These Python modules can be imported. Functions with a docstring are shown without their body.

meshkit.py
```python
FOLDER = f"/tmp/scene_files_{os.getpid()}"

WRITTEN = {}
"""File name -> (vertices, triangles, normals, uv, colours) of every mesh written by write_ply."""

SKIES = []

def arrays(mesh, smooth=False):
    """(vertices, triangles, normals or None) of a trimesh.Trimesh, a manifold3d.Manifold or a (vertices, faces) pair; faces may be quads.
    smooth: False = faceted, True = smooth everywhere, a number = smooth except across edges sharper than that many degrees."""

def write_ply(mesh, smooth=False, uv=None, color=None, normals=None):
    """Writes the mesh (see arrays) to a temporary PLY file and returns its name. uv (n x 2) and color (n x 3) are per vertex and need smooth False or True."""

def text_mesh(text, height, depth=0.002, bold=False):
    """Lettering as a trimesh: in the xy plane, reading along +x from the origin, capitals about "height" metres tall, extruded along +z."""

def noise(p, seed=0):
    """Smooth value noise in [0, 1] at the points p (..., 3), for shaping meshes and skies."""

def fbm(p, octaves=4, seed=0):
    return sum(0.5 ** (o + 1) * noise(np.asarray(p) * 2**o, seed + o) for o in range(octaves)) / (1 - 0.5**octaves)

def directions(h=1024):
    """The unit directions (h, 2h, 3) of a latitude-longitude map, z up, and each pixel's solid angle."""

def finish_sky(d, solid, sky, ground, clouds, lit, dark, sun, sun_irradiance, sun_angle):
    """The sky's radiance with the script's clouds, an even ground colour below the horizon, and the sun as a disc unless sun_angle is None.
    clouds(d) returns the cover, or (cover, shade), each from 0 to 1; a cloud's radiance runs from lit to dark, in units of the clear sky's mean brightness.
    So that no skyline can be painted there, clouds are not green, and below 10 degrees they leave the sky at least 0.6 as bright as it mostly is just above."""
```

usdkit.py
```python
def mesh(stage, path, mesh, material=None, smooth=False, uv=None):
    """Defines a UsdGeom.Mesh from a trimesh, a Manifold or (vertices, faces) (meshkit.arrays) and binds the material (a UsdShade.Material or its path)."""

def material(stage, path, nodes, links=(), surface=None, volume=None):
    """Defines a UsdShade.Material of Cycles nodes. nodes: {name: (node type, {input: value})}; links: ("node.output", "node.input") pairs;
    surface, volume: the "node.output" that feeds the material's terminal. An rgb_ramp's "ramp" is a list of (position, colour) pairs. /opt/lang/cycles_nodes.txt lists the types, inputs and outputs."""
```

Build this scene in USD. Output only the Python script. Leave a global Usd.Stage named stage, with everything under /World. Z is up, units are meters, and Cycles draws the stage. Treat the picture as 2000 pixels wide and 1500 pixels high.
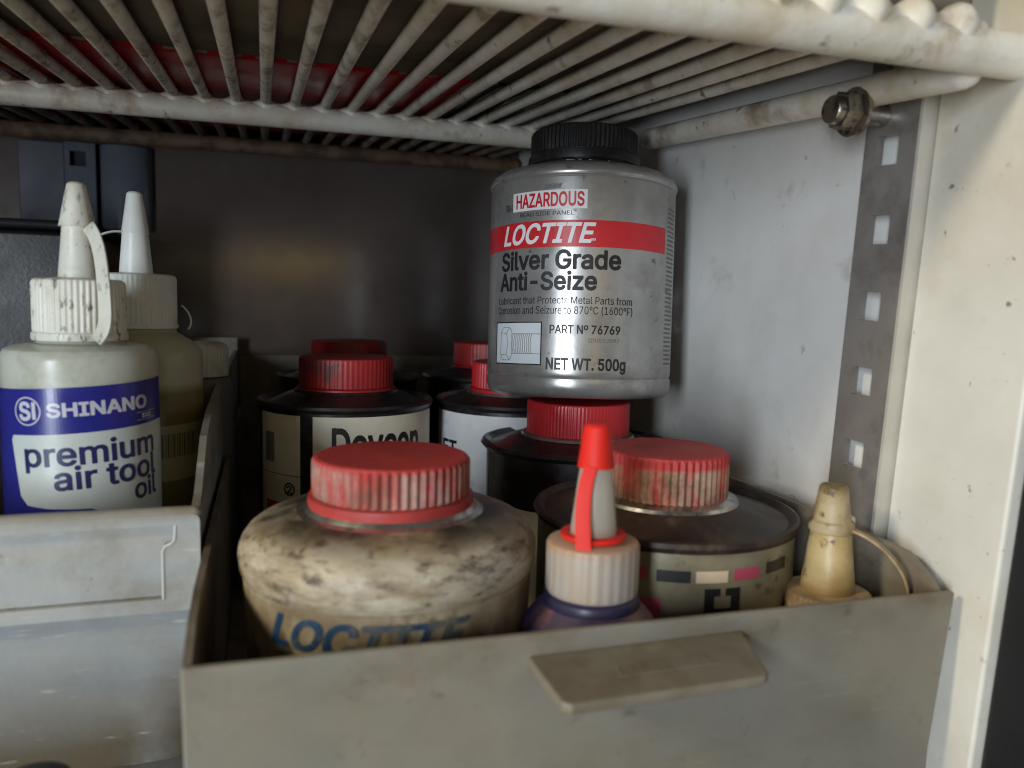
import math, random, numpy as np, trimesh, usdkit, meshkit
import shapely, shapely.geometry as sg, shapely.affinity as sa
from pxr import Usd, UsdGeom, UsdLux, UsdShade, Gf, Sdf

random.seed(4); np.random.seed(4)
stage = Usd.Stage.CreateInMemory()
UsdGeom.SetStageUpAxis(stage, 'Z'); UsdGeom.SetStageMetersPerUnit(stage, 1.0)
UsdGeom.Xform.Define(stage, '/World'); UsdGeom.Scope.Define(stage, '/World/Looks')
PI = math.pi

# ------------------------------------------------------------------ camera, lights, exposure
YAW, PITCH, ROLL, EYE = 18.0, 6.0, 1.5, (0.0, 0.0, 0.14)
y_, p_, r_ = map(math.radians, (YAW, PITCH, ROLL))
fwd = np.array([math.sin(y_) * math.cos(p_), math.cos(y_) * math.cos(p_), -math.sin(p_)])
rgt = np.array([math.cos(y_), -math.sin(y_), 0.0]); up_ = np.cross(rgt, fwd)
R2 = math.cos(r_) * rgt + math.sin(r_) * up_; U2 = math.cos(r_) * up_ - math.sin(r_) * rgt
cam = UsdGeom.Camera.Define(stage, '/World/camera')
cam.AddTransformOp().Set(Gf.Matrix4d(*R2, 0, *U2, 0, *(-fwd), 0, *EYE, 1))
cam.CreateHorizontalApertureAttr(36.0); cam.CreateVerticalApertureAttr(27.0); cam.CreateFocalLengthAttr(27.0)
cam.CreateClippingRangeAttr((0.01, 50.0))
cam.CreateFStopAttr(11.0); cam.CreateFocusDistanceAttr(0.30)
cam.CreateExposureAttr(0.0)

def rect_light(name, pos, target, w, h, color, intensity):
    L = UsdLux.RectLight.Define(stage, '/World/' + name)
    pos, target = np.array(pos, float), np.array(target, float)
    z = pos - target; z /= np.linalg.norm(z)
    x = np.cross([0, 0, 1.0], z); x /= np.linalg.norm(x); y = np.cross(z, x)
    L.AddTransformOp().Set(Gf.Matrix4d(*x, 0, *y, 0, *z, 0, *pos, 1))
    L.CreateWidthAttr(w); L.CreateHeightAttr(h); L.CreateColorAttr(Gf.Vec3f(*color)); L.CreateIntensityAttr(intensity)
    return L
# a warm lamp high on the left and a cool window / open workshop door to the front left
rect_light('warm_lamp', (-0.90, -0.12, 0.63), (0.08, 0.22, 0.08), 0.16, 0.16, (1.0, 0.88, 0.66), 88.0)
rect_light('window_light', (-0.80, -0.86, 0.16), (0.12, 0.30, 0.12), 0.19, 0.70, (0.82, 0.91, 1.0), 37.0)
rect_light('room_light', (0.1, -1.7, 0.75), (0.1, 0.2, 0.1), 1.8, 1.0, (1.0, 0.86, 0.66), 0.5)
rect_light('floor_glow', (-0.30, -0.30, -0.50), (0.08, 0.16, 0.20), 0.7, 0.6, (1.0, 0.84, 0.58), 0.95)
rect_light('added_amber_panel', (0.07, -1.15, 0.28), (0.07, 0.30, 0.20), 0.26, 0.12, (1.0, 0.66, 0.09), 1.5)  # added emitter, unseen; stands for a yellow thing mirrored in the back wall

# ------------------------------------------------------------------ prim helpers
_used = {}
def numbered(parent, name):
    k = _used.get((parent, name), 0); _used[(parent, name)] = k + 1
    return name if k == 0 else '%s_%03d' % (name, k)
def tag(prim, label=None, cat=None, group=None, kind=None):
    for k, v in (('label', label), ('category', cat), ('group', group), ('kind', kind)):
        if v: prim.SetCustomDataByKey(k, v)
def thing(name, label, cat, loc=(0, 0, 0), rotz=0.0, group=None, kind=None, matrix=None, tilt=None):
    n = numbered('/World', name)
    x = UsdGeom.Xform.Define(stage, '/World/' + n)
    if matrix is not None: x.AddTransformOp().Set(matrix)
    else:
        x.AddTranslateOp().Set(Gf.Vec3d(*map(float, loc)))
        if tilt is not None: x.AddRotateXYZOp().Set(Gf.Vec3f(*tilt))
        x.AddRotateZOp().Set(math.degrees(rotz))
    tag(x.GetPrim(), label, cat, group, kind)
    return x.GetPrim()
def part(name, mesh, m, parent, smooth=35, label=None, kind=None):
    path = str(parent.GetPath()); n = numbered(path, name)
    g = usdkit.mesh(stage, path + '/' + n, mesh, M[m] if isinstance(m, str) else m, smooth=smooth)
    tag(g.GetPrim(), label, None, None, kind)
    return g.GetPrim()
def solo(name, mesh, m, label=None, cat=None, kind=None, smooth=35, group=None):
    n = numbered('/World', name)
    g = usdkit.mesh(stage, '/World/' + n, mesh, M[m], smooth=smooth)
    tag(g.GetPrim(), label, cat, group, kind)
    return g.GetPrim()

# ------------------------------------------------------------------ mesh helpers
cat_ = trimesh.util.concatenate
def box(x0, x1, y0, y1, z0, z1):
    b = trimesh.creation.box([x1 - x0, y1 - y0, z1 - z0]); b.apply_translation([(x0 + x1) / 2, (y0 + y1) / 2, (z0 + z1) / 2]); return b
def rbox(x0, x1, y0, y1, z0, z1, r=0.001, n=8):
    import manifold3d as m3
    s = m3.Manifold.sphere(r, n)
    return _m(m3.Manifold.batch_hull([s.translate((x, y, z)) for x in (x0 + r, x1 - r) for y in (y0 + r, y1 - r) for z in (z0 + r, z1 - r)]))
def _m(man):
    mm = man.to_mesh(); return trimesh.Trimesh(mm.vert_properties[:, :3], mm.tri_verts, process=False)
def lathe(profile, n=72, rib=None, wob=0.0, seed=0):
    """profile: list of (r, z[, ribamp]); closed at the axis when r = 0. rib: number of ribs round the turn."""
    th = np.linspace(0, 2 * PI, n, endpoint=False)
    rows = []
    for p in profile:
        r, z = p[0], p[1]; amp = p[2] if len(p) > 2 else 0.0
        rr = np.full(n, r)
        if amp and rib:
            c = 0.5 + 0.5 * np.cos(th * rib); rr = r - amp * (1 - c ** 0.8)
        if wob and r > 0:
            q = np.stack([np.cos(th) * 3, np.sin(th) * 3, np.full(n, z * 90)], 1)
            rr = rr + wob * (meshkit.noise(q, seed) - 0.5) * 2
        rows.append(np.stack([rr * np.cos(th), rr * np.sin(th), np.full(n, z)], 1))
    V = np.concatenate(rows); F = []
    i = np.arange(n); j = (i + 1) % n
    for k in range(len(profile) - 1):
        a, b = k * n, (k + 1) * n
        F.append(np.stack([a + i, a + j, b + j], 1)); F.append(np.stack([a + i, b + j, b + i], 1))
    t = trimesh.Trimesh(V, np.concatenate(F), process=False); t.merge_vertices(); t.update_faces(t.nondegenerate_faces()); t.remove_unreferenced_vertices()
    return t
def tube(pts, r, n=12, caps=True, flat=None):
    """swept round (or flat = (w, t) rectangular) bar along the points, with rounded ends"""
    P = np.array(pts, float); m = len(P)
    T = np.gradient(P, axis=0); T /= np.linalg.norm(T, axis=1, keepdims=True)
    ref = np.array([0, 0, 1.0]) if abs(T[0][2]) < 0.9 else np.array([1.0, 0, 0])
    rad = np.full(m, r, float) if np.ndim(r) == 0 else np.array(r, float)
    rows = []; a = np.linspace(0, 2 * PI, n, endpoint=False)
    for k in range(m):
        x = np.cross(ref, T[k]); x /= np.linalg.norm(x); y = np.cross(T[k], x); ref = y
        rows.append(P[k] + rad[k] * (np.cos(a)[:, None] * x + np.sin(a)[:, None] * y))
    if caps:
        def capset(k, s):
            out = []
            x = rows[k] - P[k]
            for q in (30, 60, 84): out.append(P[k] + x * math.cos(math.radians(q)) + s * T[k] * rad[k] * math.sin(math.radians(q)))
            return out
        rows = capset(0, -1)[::-1] + rows + capset(m - 1, 1)
    V = np.concatenate(rows); F = []; i = np.arange(n); j = (i + 1) % n
    for k in range(len(rows) - 1):
        F.append(np.stack([k * n + i, k * n + j, (k + 1) * n + j], 1)); F.append(np.stack([k * n + i, (k + 1) * n + j, (k + 1) * n + i], 1))
    for k, s in ((0, 1), (len(rows) - 1, -1)):
        c = len(V); V = np.vstack([V, rows[k].mean(0)])
        F.append(np.stack([k * n + i, np.full(n, c), k * n + j], 1) if s > 0 else np.stack([k * n + j, np.full(n, c), k * n + i], 1))
    return trimesh.Trimesh(V, np.concatenate(F), process=False)
def ribbon(pts, w, t, side):
    """flat strap through the points: side = width direction per point"""
    P = np.array(pts, float); T = np.gradient(P, axis=0); T /= np.linalg.norm(T, axis=1, keepdims=True)
    S = np.array(side, float); S = np.tile(S, (len(P), 1)) if S.ndim == 1 else S
    S = S - (S * T).sum(1, keepdims=True) * T; S /= np.linalg.norm(S, axis=1, keepdims=True)
    N = np.cross(T, S); w = np.broadcast_to(w, len(P))[:, None]; k = 0.72
    ring = [(-1, -k), (-k, -1), (k, -1), (1, -k), (1, k), (k, 1), (-k, 1), (-1, k)]
    rows = [P + a * S * w / 2 + b * N * t / 2 for a, b in ring]
    V = np.stack(rows, 1).reshape(-1, 3); n = 8; F = []
    i = np.arange(n); j = (i + 1) % n
    for q in range(len(P) - 1):
        F.append(np.stack([q * n + i, (q + 1) * n + j, q * n + j], 1)); F.append(np.stack([q * n + i, (q + 1) * n + i, (q + 1) * n + j], 1))
    for q, s in ((0, 1), (len(P) - 1, -1)):
        for e in range(1, n - 1): F.append(np.array([[q * n, q * n + e, q * n + e + 1]]) if s > 0 else np.array([[q * n, q * n + e + 1, q * n + e]]))
    t_ = trimesh.Trimesh(V, np.concatenate(F), process=False); t_.fix_normals(); return t_
def spline(pts, n=40):
    from scipy.interpolate import CubicSpline
    P = np.array(pts, float); s = np.r_[0, np.cumsum(np.linalg.norm(np.diff(P, axis=0), axis=1))]
    return CubicSpline(s, P)(np.linspace(0, s[-1], n))
def extr(poly, t):
    gs = [g for g in getattr(poly, 'geoms', [poly]) if g.area > 1e-12]
    return cat_([trimesh.creation.extrude_polygon(g, t, engine='earcut') for g in gs])
def rrect(x0, x1, y0, y1, r): return sg.box(x0 + r, y0 + r, x1 - r, y1 - r).buffer(r, quad_segs=6)
def subdiv(m, e):
    v, f = trimesh.remesh.subdivide_to_size(m.vertices, m.faces, e, max_iter=14); return trimesh.Trimesh(v, f, process=False)
def wrap(m, R, off=0.0001, x0=0.0, z0=0.0, edge=0.0022, taper=0.0, ref=None):
    """bends a flat sheet (x along the arc, y up, z out) round an upright cylinder or cone, front = -y. taper: dR/dz"""
    m = subdiv(m, edge); v = m.vertices; z = v[:, 1] + z0; rad = R + taper * z + off + v[:, 2]; th = (v[:, 0] + x0) / (ref or R)
    return trimesh.Trimesh(np.stack([rad * np.sin(th), -rad * np.cos(th), z], 1), m.faces, process=False)
def glyphs(s, stroke):
    """outline of the lettering, capitals 1 tall"""
    import glob
    from PIL import Image, ImageDraw, ImageFont
    font = ImageFont.truetype(glob.glob('/opt/blender-*/*/datafiles/fonts/Inter.woff2')[0], 120)
    x0, y0, x1, y1 = font.getbbox(s, anchor='ls', stroke_width=stroke)
    im = Image.new('L', (x1 - x0 + 8, y1 - y0 + 8))
    ImageDraw.Draw(im).text((4 - x0, 4 - y0), s, 255, font, anchor='ls', stroke_width=stroke)
    on = np.pad(np.asarray(im) > 127, ((0, 0), (1, 1))).astype(np.int8)
    rows, st0 = np.nonzero(np.diff(on, axis=1) == 1); en0 = np.nonzero(np.diff(on, axis=1) == -1)[1]
    shp = shapely.union_all(shapely.box(st0, -rows - 1, en0, -rows)).buffer(0.7).buffer(-0.7).simplify(0.75)
    k = 1 / 87.5
    return sa.affine_transform(shp, [k, 0, 0, k, 0, (4 - y0) * k])
def text(s, x0, x1, y0, h, shear=0.0, bold=False, depth=0.00008):
    """lettering fitted between x0 and x1, capitals h tall, standing on y0"""
    m = extr(glyphs(s, (4 if bold is True else bold) if bold else 0), depth); v = m.vertices.copy()
    v[:, 1] *= h; v[:, 0] *= h; v[:, 0] += shear * v[:, 1]
    v[:, 0] -= v[:, 0].min(); v[:, 0] *= (x1 - x0) / v[:, 0].max(); v[:, 0] += x0; v[:, 1] += y0
    return trimesh.Trimesh(v, m.faces, process=False)
def moved(m, d=(0, 0, 0), rz=0.0, rx=0.0, ry=0.0):
    m = m.copy()
    for a, ax in ((rx, [1, 0, 0]), (ry, [0, 1, 0]), (rz, [0, 0, 1])):
        if a: m.apply_transform(trimesh.transformations.rotation_matrix(a, ax))
    m.apply_translation(d); return m
def facing(x, y): return math.atan2(-x, y)      # turns a thing's front (-y) towards where one stands before the shelves

# ------------------------------------------------------------------ materials
M = {}
def mat(name, base, rough=0.5, metallic=0.0, layers=(), bump=None, spec=0.5, vary=0.12, vscale=40, trans=0.0, sss=0.0, rvar=0.12, coat=0.0, alpha=None):
    """layers: dicts(color, scale=(x,y,z) or s, lo, hi, amount, z=(z0,z1) world height mask, rough)"""
    N = {'g': ('geometry', {}), 'p': ('principled_bsdf', {'roughness': rough, 'metallic': metallic, 'specular_ior_level': spec, 'transmission_weight': trans, 'coat_weight': coat, 'subsurface_weight': sss, 'subsurface_scale': 0.004})}
    L = []
    N['nv'] = ('noise_texture', {'scale': vscale, 'detail': 5.0, 'roughness': 0.6}); L.append(('g.position', 'nv.vector'))
    N['rv'] = ('map_range', {'from_min': 0.3, 'from_max': 0.7, 'to_min': 1 - vary, 'to_max': 1 + vary, 'clamp': True}); L.append(('nv.fac', 'rv.value'))
    N['c0'] = ('mix', {'mix_type': 'multiply', 'fac': 1.0, 'color1': base}); L.append(('rv.result', 'c0.color2'))
    cur = 'c0.color'
    N['rr'] = ('map_range', {'from_min': 0.3, 'from_max': 0.7, 'to_min': max(0.02, rough - rvar), 'to_max': min(1, rough + rvar), 'clamp': True}); L.append(('nv.fac', 'rr.value'))
    rcur = 'rr.result'
    for k, d in enumerate(layers):
        s = d.get('scale', 60); s3 = (s, s, s) if np.ndim(s) == 0 else s
        N[f'm{k}'] = ('mapping', {'scale': s3, 'location': (d.get('seed', k * 3.7), 1.3 * k, 0.7 * k)}); L.append(('g.position', f'm{k}.vector'))
        N[f'n{k}'] = ('noise_texture', {'scale': 1.0, 'detail': d.get('detail', 6.0), 'roughness': d.get('nr', 0.62), 'distortion': d.get('dist', 0.0)}); L.append((f'm{k}.vector', f'n{k}.vector'))
        N[f'r{k}'] = ('map_range', {'from_min': d['lo'], 'from_max': d['hi'], 'to_min': 0.0, 'to_max': d.get('amount', 1.0), 'clamp': True}); L.append((f'n{k}.fac', f'r{k}.value'))
        fac = f'r{k}.result'
        for tagx, idx in (('z', 'z'), ('x', 'x'), ('y', 'y')):
            if tagx in d:
                if 's' not in N: N['s'] = ('separate_xyz', {}); L.append(('g.position', 's.vector'))
                a, b = d[tagx]
                N[f'z{tagx}{k}'] = ('map_range', {'from_min': a, 'from_max': b, 'to_min': 0.0, 'to_max': 1.0, 'clamp': True}); L.append((f's.{idx}', f'z{tagx}{k}.value'))
                N[f'q{tagx}{k}'] = ('math', {'math_type': 'multiply'}); L.append((fac, f'q{tagx}{k}.value1')); L.append((f'z{tagx}{k}.result', f'q{tagx}{k}.value2'))
                fac = f'q{tagx}{k}.value'
        N[f'x{k}'] = ('mix', {'mix_type': 'mix', 'color2': d['color']}); L += [(fac, f'x{k}.fac'), (cur, f'x{k}.color1')]
        cur = f'x{k}.color'
        if 'rough' in d:
            N[f'y{k}'] = ('mix_float', {'b': d['rough']}); L += [(fac, f'y{k}.fac'), (rcur, f'y{k}.a')]; rcur = f'y{k}.result'
        if 'metal' in d:
            N[f'w{k}'] = ('mix_float', {'a': metallic, 'b': d['metal']}); L += [(fac, f'w{k}.fac'), (f'w{k}.result', 'p.metallic')]
    L += [(cur, 'p.base_color'), (rcur, 'p.roughness')]
    if sss: N['p'][1]['subsurface_radius'] = (1.0, 0.9, 0.7)
    if bump:
        N['nb'] = ('noise_texture', {'scale': bump[0], 'detail': 5.0, 'roughness': 0.6}); L.append(('g.position', 'nb.vector'))
        N['b'] = ('bump', {'strength': bump[1], 'distance': bump[2] if len(bump) > 2 else 0.0005}); L += [('nb.fac', 'b.height'), ('b.normal', 'p.normal')]
    M[name] = usdkit.material(stage, '/World/Looks/' + name, N, L, surface='p.BSDF')

GRIME = (0.10, 0.065, 0.03); DARK = (0.035, 0.025, 0.015); SOOT = (0.02, 0.018, 0.016)
mat('white_liner', (0.74, 0.73, 0.70), 0.38, layers=[dict(color=(0.52, 0.49, 0.41), scale=14, lo=0.46, hi=0.75, amount=0.5), dict(color=(0.12, 0.10, 0.075), scale=80, lo=0.655, hi=0.74, amount=0.6, detail=5), dict(color=(0.30, 0.25, 0.17), scale=40, lo=0.62, hi=0.74, amount=0.45)], bump=(300, 0.12), vary=0.04)
mat('cream_liner', (0.67, 0.66, 0.605), 0.42, layers=[dict(color=(0.36, 0.27, 0.13), scale=18, lo=0.25, hi=0.65, amount=0.75, z=(0.135, 0.215)), dict(color=(0.46, 0.36, 0.20), scale=20, lo=0.48, hi=0.75, amount=0.45), dict(color=(0.22,0.17,0.11), scale=130, lo=0.66, hi=0.74, amount=0.45, detail=4), dict(color=DARK, scale=190, lo=0.68, hi=0.74, amount=0.7, detail=3)], bump=(300, 0.15), vary=0.05)  # yellow-brown stain rising to the top also holds the shelf shade in colour
mat('dark_panel', (0.095, 0.074, 0.067), 0.17, layers=[dict(color=(0.06, 0.045, 0.038), scale=9, lo=0.42, hi=0.65, amount=0.5)], spec=0.9, rvar=0.03, vary=0.05)
mat('blue_grey_gloss', (0.11, 0.122, 0.15), 0.07, spec=1.0, vary=0.1, rvar=0.04)
mat('blue_grey_matt', (0.05, 0.054, 0.07), 0.5, vary=0.15)
mat('black_plastic', (0.012, 0.012, 0.013), 0.38, layers=[dict(color=(0.09, 0.08, 0.07), scale=120, lo=0.55, hi=0.8, amount=0.5)], bump=(500, 0.2))
mat('black_rubber', (0.006, 0.006, 0.008), 0.7)
mat('shelf_coat', (0.78, 0.755, 0.68), 0.40, layers=[dict(color=(0.085, 0.05, 0.03), scale=60, lo=0.05, hi=0.5, amount=0.92, y=(0.405, 0.46)), dict(color=(0.50, 0.40, 0.24), scale=45, lo=0.44, hi=0.70, amount=0.7), dict(color=(0.24, 0.15, 0.07), scale=30, lo=0.57, hi=0.68, amount=0.7), dict(color=DARK, scale=150, lo=0.63, hi=0.71, amount=0.75)], bump=(420, 0.35), vary=0.08)  # first layer paints the unlit rear of the shelf dark brown
mat('shelf_coat_grimy', (0.73, 0.70, 0.61), 0.5, layers=[dict(color=(0.085, 0.05, 0.03), scale=60, lo=0.05, hi=0.5, amount=0.92, y=(0.405, 0.46)), dict(color=(0.24, 0.165, 0.09), scale=(170, 70, 170), lo=0.47, hi=0.66, amount=0.8), dict(color=DARK, scale=230, lo=0.58, hi=0.69, amount=0.7)], bump=(500, 0.5), vary=0.12)  # first layer again puts the rear shade into the wire colour
mat('rear_shade_coat', (0.16, 0.10, 0.06), 0.7, layers=[dict(color=(0.05, 0.03, 0.018), scale=90, lo=0.42, hi=0.62, amount=0.85)], bump=(500, 0.5))  # dark brown standing for the shade at the shelf rear
mat('red_paint', (0.52, 0.013, 0.016), 0.35, layers=[dict(color=(0.05, 0.01, 0.01), scale=80, lo=0.52, hi=0.75, amount=0.6)], bump=(300, 0.1))
mat('grey_mat', (0.15, 0.13, 0.10), 0.85, layers=[dict(color=(0.03, 0.026, 0.02), scale=30, lo=0.4, hi=0.7, amount=0.8)], bump=(700, 0.5))
mat('chipped_edge', (0.22, 0.20, 0.17), 0.8)
mat('blue_plastic', (0.02, 0.04, 0.16), 0.35)
mat('black_grease', (0.012, 0.012, 0.014), 0.16, bump=(900, 0.4))
mat('zinc', (0.42, 0.40, 0.38), 0.36, metallic=0.9, layers=[dict(color=(0.12, 0.09, 0.07), scale=120, lo=0.5, hi=0.75, amount=0.7, rough=0.6)], bump=(400, 0.15))
mat('rack_steel', (0.33, 0.31, 0.29), 0.45, metallic=0.55, layers=[dict(color=(0.08, 0.065, 0.055), scale=60, lo=0.5, hi=0.8, amount=0.7)], bump=(500, 0.12))
mat('rack_steel_lit', (0.52, 0.49, 0.43), 0.45, metallic=0.2)  # paler copy of the rack steel, light on the near flange painted in
mat('bolt_steel', (0.36, 0.33, 0.28), 0.30, metallic=0.95, layers=[dict(color=(0.06, 0.04, 0.025), scale=260, lo=0.48, hi=0.62, amount=0.9, rough=0.7)], bump=(700, 0.3))
mat('drawer_taupe', (0.245, 0.222, 0.172), 0.52, layers=[dict(color=(0.13, 0.09, 0.05), scale=(34, 34, 60), lo=0.42, hi=0.66, amount=0.75, z=(0.045, 0.063)), dict(color=(0.19, 0.195, 0.18), scale=12, lo=0.42, hi=0.66, amount=0.8), dict(color=(0.17, 0.13, 0.08), scale=(22, 22, 44), lo=0.52, hi=0.76, amount=0.5), dict(color=(0.11, 0.08, 0.045), scale=130, lo=0.63, hi=0.73, amount=0.55), dict(color=(0.36, 0.33, 0.27), scale=(60, 60, 420), lo=0.64, hi=0.72, amount=0.3)], bump=(600, 0.12), vary=0.06)
mat('handle_taupe', (0.215, 0.192, 0.145), 0.5, layers=[dict(color=(0.10, 0.065, 0.03), scale=(60, 60, 60), lo=0.48, hi=0.74, amount=0.7)], bump=(600, 0.12))
mat('drawer_grey', (0.34, 0.37, 0.38), 0.42, layers=[dict(color=(0.22, 0.17, 0.10), scale=(30, 30, 60), lo=0.15, hi=0.6, amount=0.8, z=(0.0775, 0.0805)), dict(color=(0.41, 0.39, 0.33), scale=(12, 12, 70), lo=0.42, hi=0.66, amount=0.7), dict(color=(0.19, 0.15, 0.09), scale=24, lo=0.50, hi=0.68, amount=0.65), dict(color=(0.055, 0.04, 0.025), scale=120, lo=0.65, hi=0.69, amount=0.85), dict(color=(0.065, 0.05, 0.025), scale=22, lo=0.1, hi=0.5, amount=0.92, z=(0.038, 0.010)), dict(color=(0.55, 0.56, 0.54), scale=(60, 60, 500), lo=0.63, hi=0.70, amount=0.5)], bump=(500, 0.2), vary=0.06)  # the low-masked layer paints shade towards the drawer bottom
mat('drawer_body', (0.235, 0.27, 0.295), 0.42, layers=[dict(color=(0.29, 0.295, 0.28), scale=(12, 12, 60), lo=0.42, hi=0.66, amount=0.7), dict(color=(0.17, 0.15, 0.11), scale=(20, 20, 60), lo=0.50, hi=0.68, amount=0.5), dict(color=(0.075, 0.058, 0.032), scale=22, lo=0.0, hi=0.45, amount=0.95, z=(0.042, 0.014)), dict(color=(0.55, 0.56, 0.54), scale=(60, 60, 500), lo=0.62, hi=0.69, amount=0.5)], bump=(500, 0.2), vary=0.08)  # darker towards the bottom: shade there is put into the colour
mat('edge_highlight', (0.50, 0.52, 0.51), 0.35)  # pale tone for a painted edge highlight
mat('drawer_inside', (0.17, 0.145, 0.11), 0.6, layers=[dict(color=(0.07, 0.05, 0.03), scale=50, lo=0.42, hi=0.7, amount=0.8)], bump=(500, 0.2))
mat('shelf_floor', (0.62, 0.60, 0.54), 0.5, layers=[dict(color=GRIME, scale=40, lo=0.45, hi=0.7, amount=0.7)])
mat('silver_print', (0.43, 0.425, 0.41), 0.31, metallic=0.62, layers=[dict(color=(0.16, 0.14, 0.12), scale=50, lo=0.54, hi=0.70, amount=0.6, metal=0.3), dict(color=(0.07, 0.055, 0.04), scale=150, lo=0.63, hi=0.70, amount=0.7), dict(color=(0.20, 0.18, 0.155), scale=26, lo=0.48, hi=0.66, amount=0.45)], bump=(45, 0.16, 0.0006), vary=0.05, rvar=0.05)
mat('bare_metal', (0.50, 0.49, 0.46), 0.28, metallic=0.95, layers=[dict(color=(0.10, 0.085, 0.06), scale=120, lo=0.45, hi=0.68, amount=0.85, rough=0.6)], bump=(200, 0.15))
mat('print_black', (0.018, 0.017, 0.017), 0.5)
mat('print_grey', (0.16, 0.16, 0.155), 0.5)
mat('print_red', (0.58, 0.022, 0.030), 0.35, vary=0.06)
mat('print_white', (0.78, 0.78, 0.79), 0.42, vary=0.03)
mat('print_box', (0.62, 0.66, 0.69), 0.4, vary=0.03)
mat('red_cap', (0.52, 0.020, 0.026), 0.36, layers=[dict(color=(0.24, 0.012, 0.014), scale=50, lo=0.45, hi=0.7, amount=0.5)], bump=(300, 0.1))
mat('red_cap_dull', (0.42, 0.020, 0.022), 0.5, layers=[dict(color=(0.07, 0.03, 0.025), scale=70, lo=0.53, hi=0.64, amount=0.8), dict(color=(0.26, 0.03, 0.028), scale=40, lo=0.42, hi=0.65, amount=0.6)], bump=(300, 0.2))
mat('red_cap_worn', (0.40, 0.040, 0.036), 0.55, layers=[dict(color=(0.22, 0.03, 0.025), scale=60, lo=0.45, hi=0.7, amount=0.6), dict(color=(0.34, 0.14, 0.12), scale=45, lo=0.55, hi=0.75, amount=0.5)], bump=(350, 0.2))
def grubby_cap(name, z0, z1, amount, dirt=(0.40, 0.34, 0.27), brown=(0.13, 0.085, 0.05), xr=None):
    ly = [dict(color=dirt, scale=(170, 170, 60), lo=0.40, hi=0.58, amount=amount, z=(z1, z1 - 0.0015)), dict(color=brown, scale=(60, 60, 80), lo=0.46, hi=0.64, amount=amount, z=(z1, z1 - 0.0015))]
    mat(name, (0.42, 0.04, 0.038), 0.6, layers=ly, bump=(600, 0.4))
mat('dirty_white', (0.50, 0.45, 0.355), 0.48, layers=[dict(color=(0.34, 0.25, 0.135), scale=(34, 34, 70), lo=0.40, hi=0.62, amount=0.8), dict(color=(0.20, 0.145, 0.08), scale=(48, 48, 170), lo=0.44, hi=0.60, amount=0.75, nr=0.72), dict(color=(0.075, 0.052, 0.03), scale=(70, 70, 220), lo=0.53, hi=0.63, amount=0.8, nr=0.72), dict(color=SOOT, scale=(60, 60, 150), lo=0.25, hi=0.55, amount=0.95, z=(0.0795, 0.0828)), dict(color=(0.045, 0.03, 0.018), scale=(160, 160, 330), lo=0.57, hi=0.66, amount=0.8)], bump=(300, 0.35), vary=0.12)
mat('dirty_body', (0.43, 0.36, 0.24), 0.5, layers=[dict(color=(0.15, 0.105, 0.055), scale=(48, 48, 40), lo=0.38, hi=0.60, amount=0.85), dict(color=(0.05, 0.035, 0.02), scale=(110, 110, 60), lo=0.54, hi=0.66, amount=0.8)], bump=(300, 0.25))
mat('letter_blue', (0.012, 0.05, 0.11), 0.5, layers=[dict(color=(0.20, 0.165, 0.10), scale=110, lo=0.48, hi=0.66, amount=0.8)])
mat('black_tin', (0.014, 0.012, 0.013), 0.30, layers=[dict(color=(0.06, 0.045, 0.035), scale=90, lo=0.50, hi=0.75, amount=0.6, rough=0.6)], bump=(250, 0.15), spec=0.6)
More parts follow.
